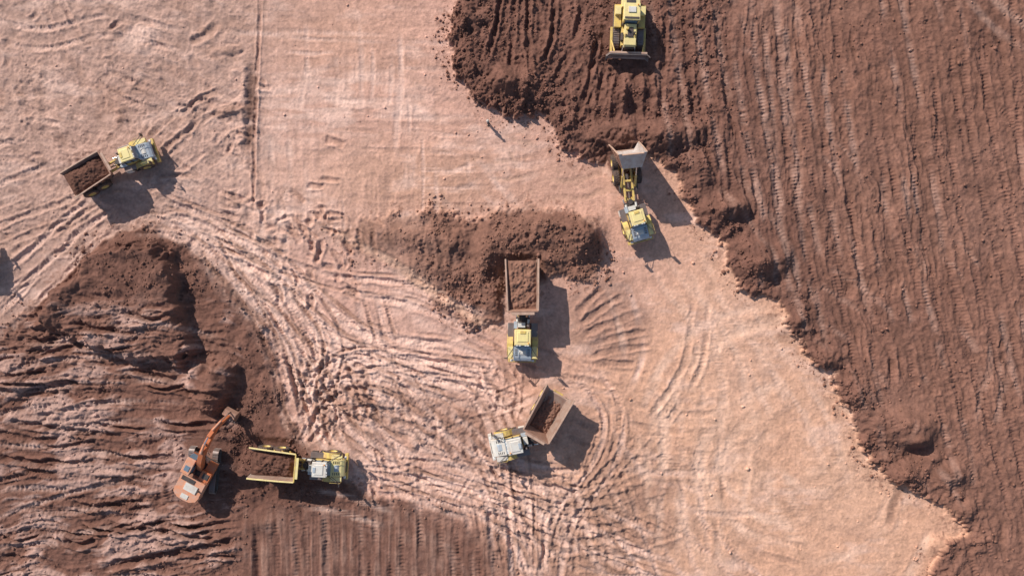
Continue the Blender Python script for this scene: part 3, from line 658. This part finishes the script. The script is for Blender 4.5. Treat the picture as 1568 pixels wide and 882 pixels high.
b.beam([(.5,1.75,.28),(1.8,3.1,.4),(3.1,4.0,.42),(4.4,4.25,.33),(5.7,4.1,.22)],.27,'o')
b.done()
b=B('stick',E,Uu,.03)
b.beam([(5.0,4.9,.15),(5.7,4.15,.32),(6.3,3.2,.26),(6.9,1.9,.16)],.2,'o')
b.done()
b=B('hydraulic_rams',E,Uu,0)
for s in(-1,1):b.cyl((1.3,s*.36,1.5),(2.1,s*.36,2.7),.12,'ow');b.cyl((2.1,s*.36,2.7),(2.7,s*.36,3.6),.07,'chrome')
b.cyl((3.0,0,4.5),(4.2,0,4.95),.13,'ow');b.cyl((4.2,0,4.95),(5.0,0,4.95),.07,'chrome')
b.cyl((5.75,0,4.7),(6.6,0,3.5),.1,'ow');b.cyl((6.6,0,3.5),(7.2,0,2.4),.06,'chrome')
b.cyl((1.5,.12,2.9),(4.3,.12,4.75),.04,'blk',6);b.cyl((1.5,-.12,2.9),(4.3,-.12,4.75),.04,'blk',6)
b.done()
b=B('bucket',E,Uu,.015)
bp=[(6.75,1.9),(7.35,1.75),(7.55,1.2),(7.3,.65),(6.8,.4),(6.3,.45)]
for p,q in zip(bp[:-1],bp[1:]):
    b.hexa([(p[0],-.65,p[1]),(q[0],-.65,q[1]),(q[0],.65,q[1]),(p[0],.65,p[1])],[(p[0]-.06,-.65,p[1]-.05),(q[0]-.06,-.65,q[1]+.05),(q[0]-.06,.65,q[1]+.05),(p[0]-.06,.65,p[1]-.05)],'bed')
for s in(-1,1):b.prism(bp+[(6.4,1.0)],s*.67-.03,s*.67+.03,'bed')
for y in(-.55,-.28,0,.28,.55):b.box(6.0,6.35,y-.05,y+.05,.38,.48,'st')
b.cyl((7.2,0,2.4),(7.3,0,1.75),.07,'blk')
b.done()
# ---------------- person
def skinobj(name,parent,V,Ed,R,mat,sub=1,root=0):
    m=bpy.data.meshes.new(name);m.from_pydata(V,Ed,[]);o=bpy.data.objects.new(name,m);scene.collection.objects.link(o);o.parent=parent
    o.modifiers.new('s','SKIN')
    for i,r in enumerate(R):
        sv=m.skin_vertices[0].data[i];sv.radius=(r,r) if not isinstance(r,tuple) else r
        sv.use_root=(i==root)
    s=o.modifiers.new('u','SUBSURF');s.levels=sub;s.render_levels=sub;m.materials.append(mat);return o
E=empty('person',pwx,pwy,hs(pwx,pwy),200)
cl=paint('navy_workwear',(.035,.035,.05),.85,0,.15);hv=paint('dark_jacket',(.06,.05,.055),.8,0,.15);sk=paint('skin',(.45,.26,.19),.6,0,0);hat=paint('white_hard_hat',(.55,.5,.45),.4,0,.1)
skinobj('trousers',E,[(0,0,.95),(0,.1,.88),(.03,.12,.48),(-.02,.13,.08),(0,-.1,.88),(-.02,-.12,.48),(-.08,-.13,.08)],[(0,1),(1,2),(2,3),(0,4),(4,5),(5,6)],[.14,.1,.075,.06,.1,.075,.06],cl)
skinobj('jacket',E,[(0,0,.9),(0,0,1.12),(0,0,1.36),(0,0,1.47),(0,.19,1.4),(.02,.27,1.14),(.12,.26,.93),(0,-.19,1.4),(.02,-.27,1.14),(.12,-.26,.93)],[(0,1),(1,2),(2,3),(2,4),(4,5),(5,6),(2,7),(7,8),(8,9)],[(.16,.12),(.16,.12),(.18,.13),.07,.075,.055,.04,.075,.055,.04],hv)
skinobj('head',E,[(0,0,1.46),(.01,0,1.54),(.02,0,1.62),(.02,0,1.7),(.125,0,1.63)],[(0,1),(1,2),(2,3),(2,4)],[.05,.055,.085,.075,.014],sk)
for nm,s in(('hand_left',1),('hand_right',-1)):
    V=[(.12,s*.26,.93),(.14,s*.26,.86)];Ed=[(0,1)];R=[.028,.036]
    for k,(dx,l) in enumerate([(-.03,.07),(-.01,.085),(.012,.08),(.034,.06)]):
        V+=[(.14+dx,s*.26,.82),(.15+dx,s*.255,.82-l*.6),(.14+dx,s*.245,.82-l)];n=len(V)-3;Ed+=[(1,n),(n,n+1),(n+1,n+2)];R+=[.01,.009,.008]
    V+=[(.175,s*.24,.85),(.19,s*.235,.81)];n=len(V)-2;Ed+=[(1,n),(n,n+1)];R+=[.011,.009]
    skinobj(nm,E,V,Ed,R,sk)
bm=bmesh.new();bmesh.ops.create_uvsphere(bm,u_segments=20,v_segments=10,radius=.135,matrix=Matrix.Translation((.015,0,1.69)))
bmesh.ops.delete(bm,geom=[v for v in bm.verts if v.co.z<1.675],context='VERTS')
bmesh.ops.create_cone(bm,cap_ends=True,segments=20,radius1=.165,radius2=.14,depth=.02,matrix=Matrix.Translation((.03,0,1.685)))
m=bpy.data.meshes.new('hard_hat');bm.to_mesh(m);bm.free();m.materials.append(hat);o=bpy.data.objects.new('hard_hat',m);scene.collection.objects.link(o);o.parent=E
bb=B('boots',E,I,.02)
for x,y in((0.02,.13),(-.04,-.13)):bb.box(x-.11,x+.18,y-.05,y+.05,0,.11,'blk',0,.06,.01)
bb.done()
# ---------------- clods (one mesh)
rs=np.random.RandomState(9)
Wt=(er*.6+mMr*.6+mM*.1+hl*.4+top*.4+mR*.06+zl*.14+notd*.006+spill*.30+np.exp(-(((PX-380)/50)**2+((PY-670)/40)**2))*.5)
Wt=Wt*(np.abs(X)<63)*(np.abs(Y)<37)*sm(n25+n60,-.8,1.)
cum=np.cumsum(Wt.ravel().astype(np.float64));N=14000;pick=np.searchsorted(cum,rs.rand(N)*cum[-1])
bm=bmesh.new();bmesh.ops.create_icosphere(bm,subdivisions=1,radius=1);iv=np.array([v.co[:] for v in bm.verts]);bm.faces.ensure_lookup_table();fi=np.array([[v.index for v in f.verts] for f in bm.faces]);bm.free()
nvv=len(iv);size=.03+.15*rs.rand(N)**4+.03*rs.rand(N);size[:80]*=1.7
sc=size[:,None]*(.7+.6*rs.rand(N,3));sc[:,2]*=.75
ang=rs.rand(N)*6.28;pp=verts[pick]+np.concatenate([rs.uniform(-.05,.05,(N,2)),np.zeros((N,1))],1)
jit=iv[None]*(1+.25*(rs.rand(N,nvv,1)-.5))*sc[:,None,:]
ca_,sa=np.cos(ang)[:,None],np.sin(ang)[:,None]
jx=jit[...,0]*ca_-jit[...,1]*sa;jy=jit[...,0]*sa+jit[...,1]*ca_
V=np.stack([jx+pp[:,0:1],jy+pp[:,1:2],jit[...,2]+pp[:,2:3]+size[:,None]*.2],-1).reshape(-1,3)
Fc=(fi[None]+(np.arange(N)*nvv)[:,None,None]).reshape(-1,3)
m=bpy.data.meshes.new('soil_clods');m.vertices.add(len(V));m.vertices.foreach_set('co',V.ravel().astype(np.float32));m.loops.add(Fc.size);m.loops.foreach_set('vertex_index',Fc.ravel().astype(np.int32));m.polygons.add(len(Fc));m.polygons.foreach_set('loop_start',np.arange(0,Fc.size,3,dtype=np.int32));m.update(calc_edges=True)
cc=C.reshape(-1,3)[pick];sp=spill.ravel()[pick][:,None];cc=cc*(1-sp)+np.array(dark)*sp;cc=np.repeat(cc*(.85+.4*rs.rand(N,1)),nvv,0)
a_=m.color_attributes.new('soil','FLOAT_COLOR','POINT');a_.data.foreach_set('color',np.concatenate([cc,np.ones((len(cc),1))],1).astype(np.float32).ravel())
m.materials.append(me.materials[0]);o=bpy.data.objects.new('soil_clods',m);scene.collection.objects.link(o)
# ---------------- light
EL=math.radians(34);AZ=math.atan2(-.69,.72)
w=bpy.data.worlds.new('World');scene.world=w;w.use_nodes=True;nt=w.node_tree
sk_=nt.nodes.new('ShaderNodeTexSky');sk_.sky_type='NISHITA';sk_.sun_disc=False;sk_.sun_elevation=EL;sk_.sun_rotation=AZ%(2*math.pi)
nt.links.new(sk_.outputs[0],nt.nodes['Background'].inputs[0]);nt.nodes['Background'].inputs[1].default_value=.105
sl=bpy.data.lights.new('sun','SUN');sl.energy=5.0;sl.angle=math.radians(.5);sl.color=(1,.93,.85)
so=bpy.data.objects.new('sun',sl);scene.collection.objects.link(so)
d=Vector((.69*math.cos(EL),-.72*math.cos(EL),-math.sin(EL)));so.rotation_euler=d.to_track_quat('-Z','Y').to_euler();so.location=(-40,40,60)
cam=bpy.data.cameras.new('camera');co=bpy.data.objects.new('camera',cam);scene.collection.objects.link(co);co.location=(0,0,CAMH)
cam.sensor_width=36;cam.lens=36*CAMH/(1568/SC);cam.clip_end=6000;cam.clip_start=1
scene.camera=co
scene.view_settings.view_transform='Standard';scene.view_settings.look='None';scene.view_settings.exposure=0
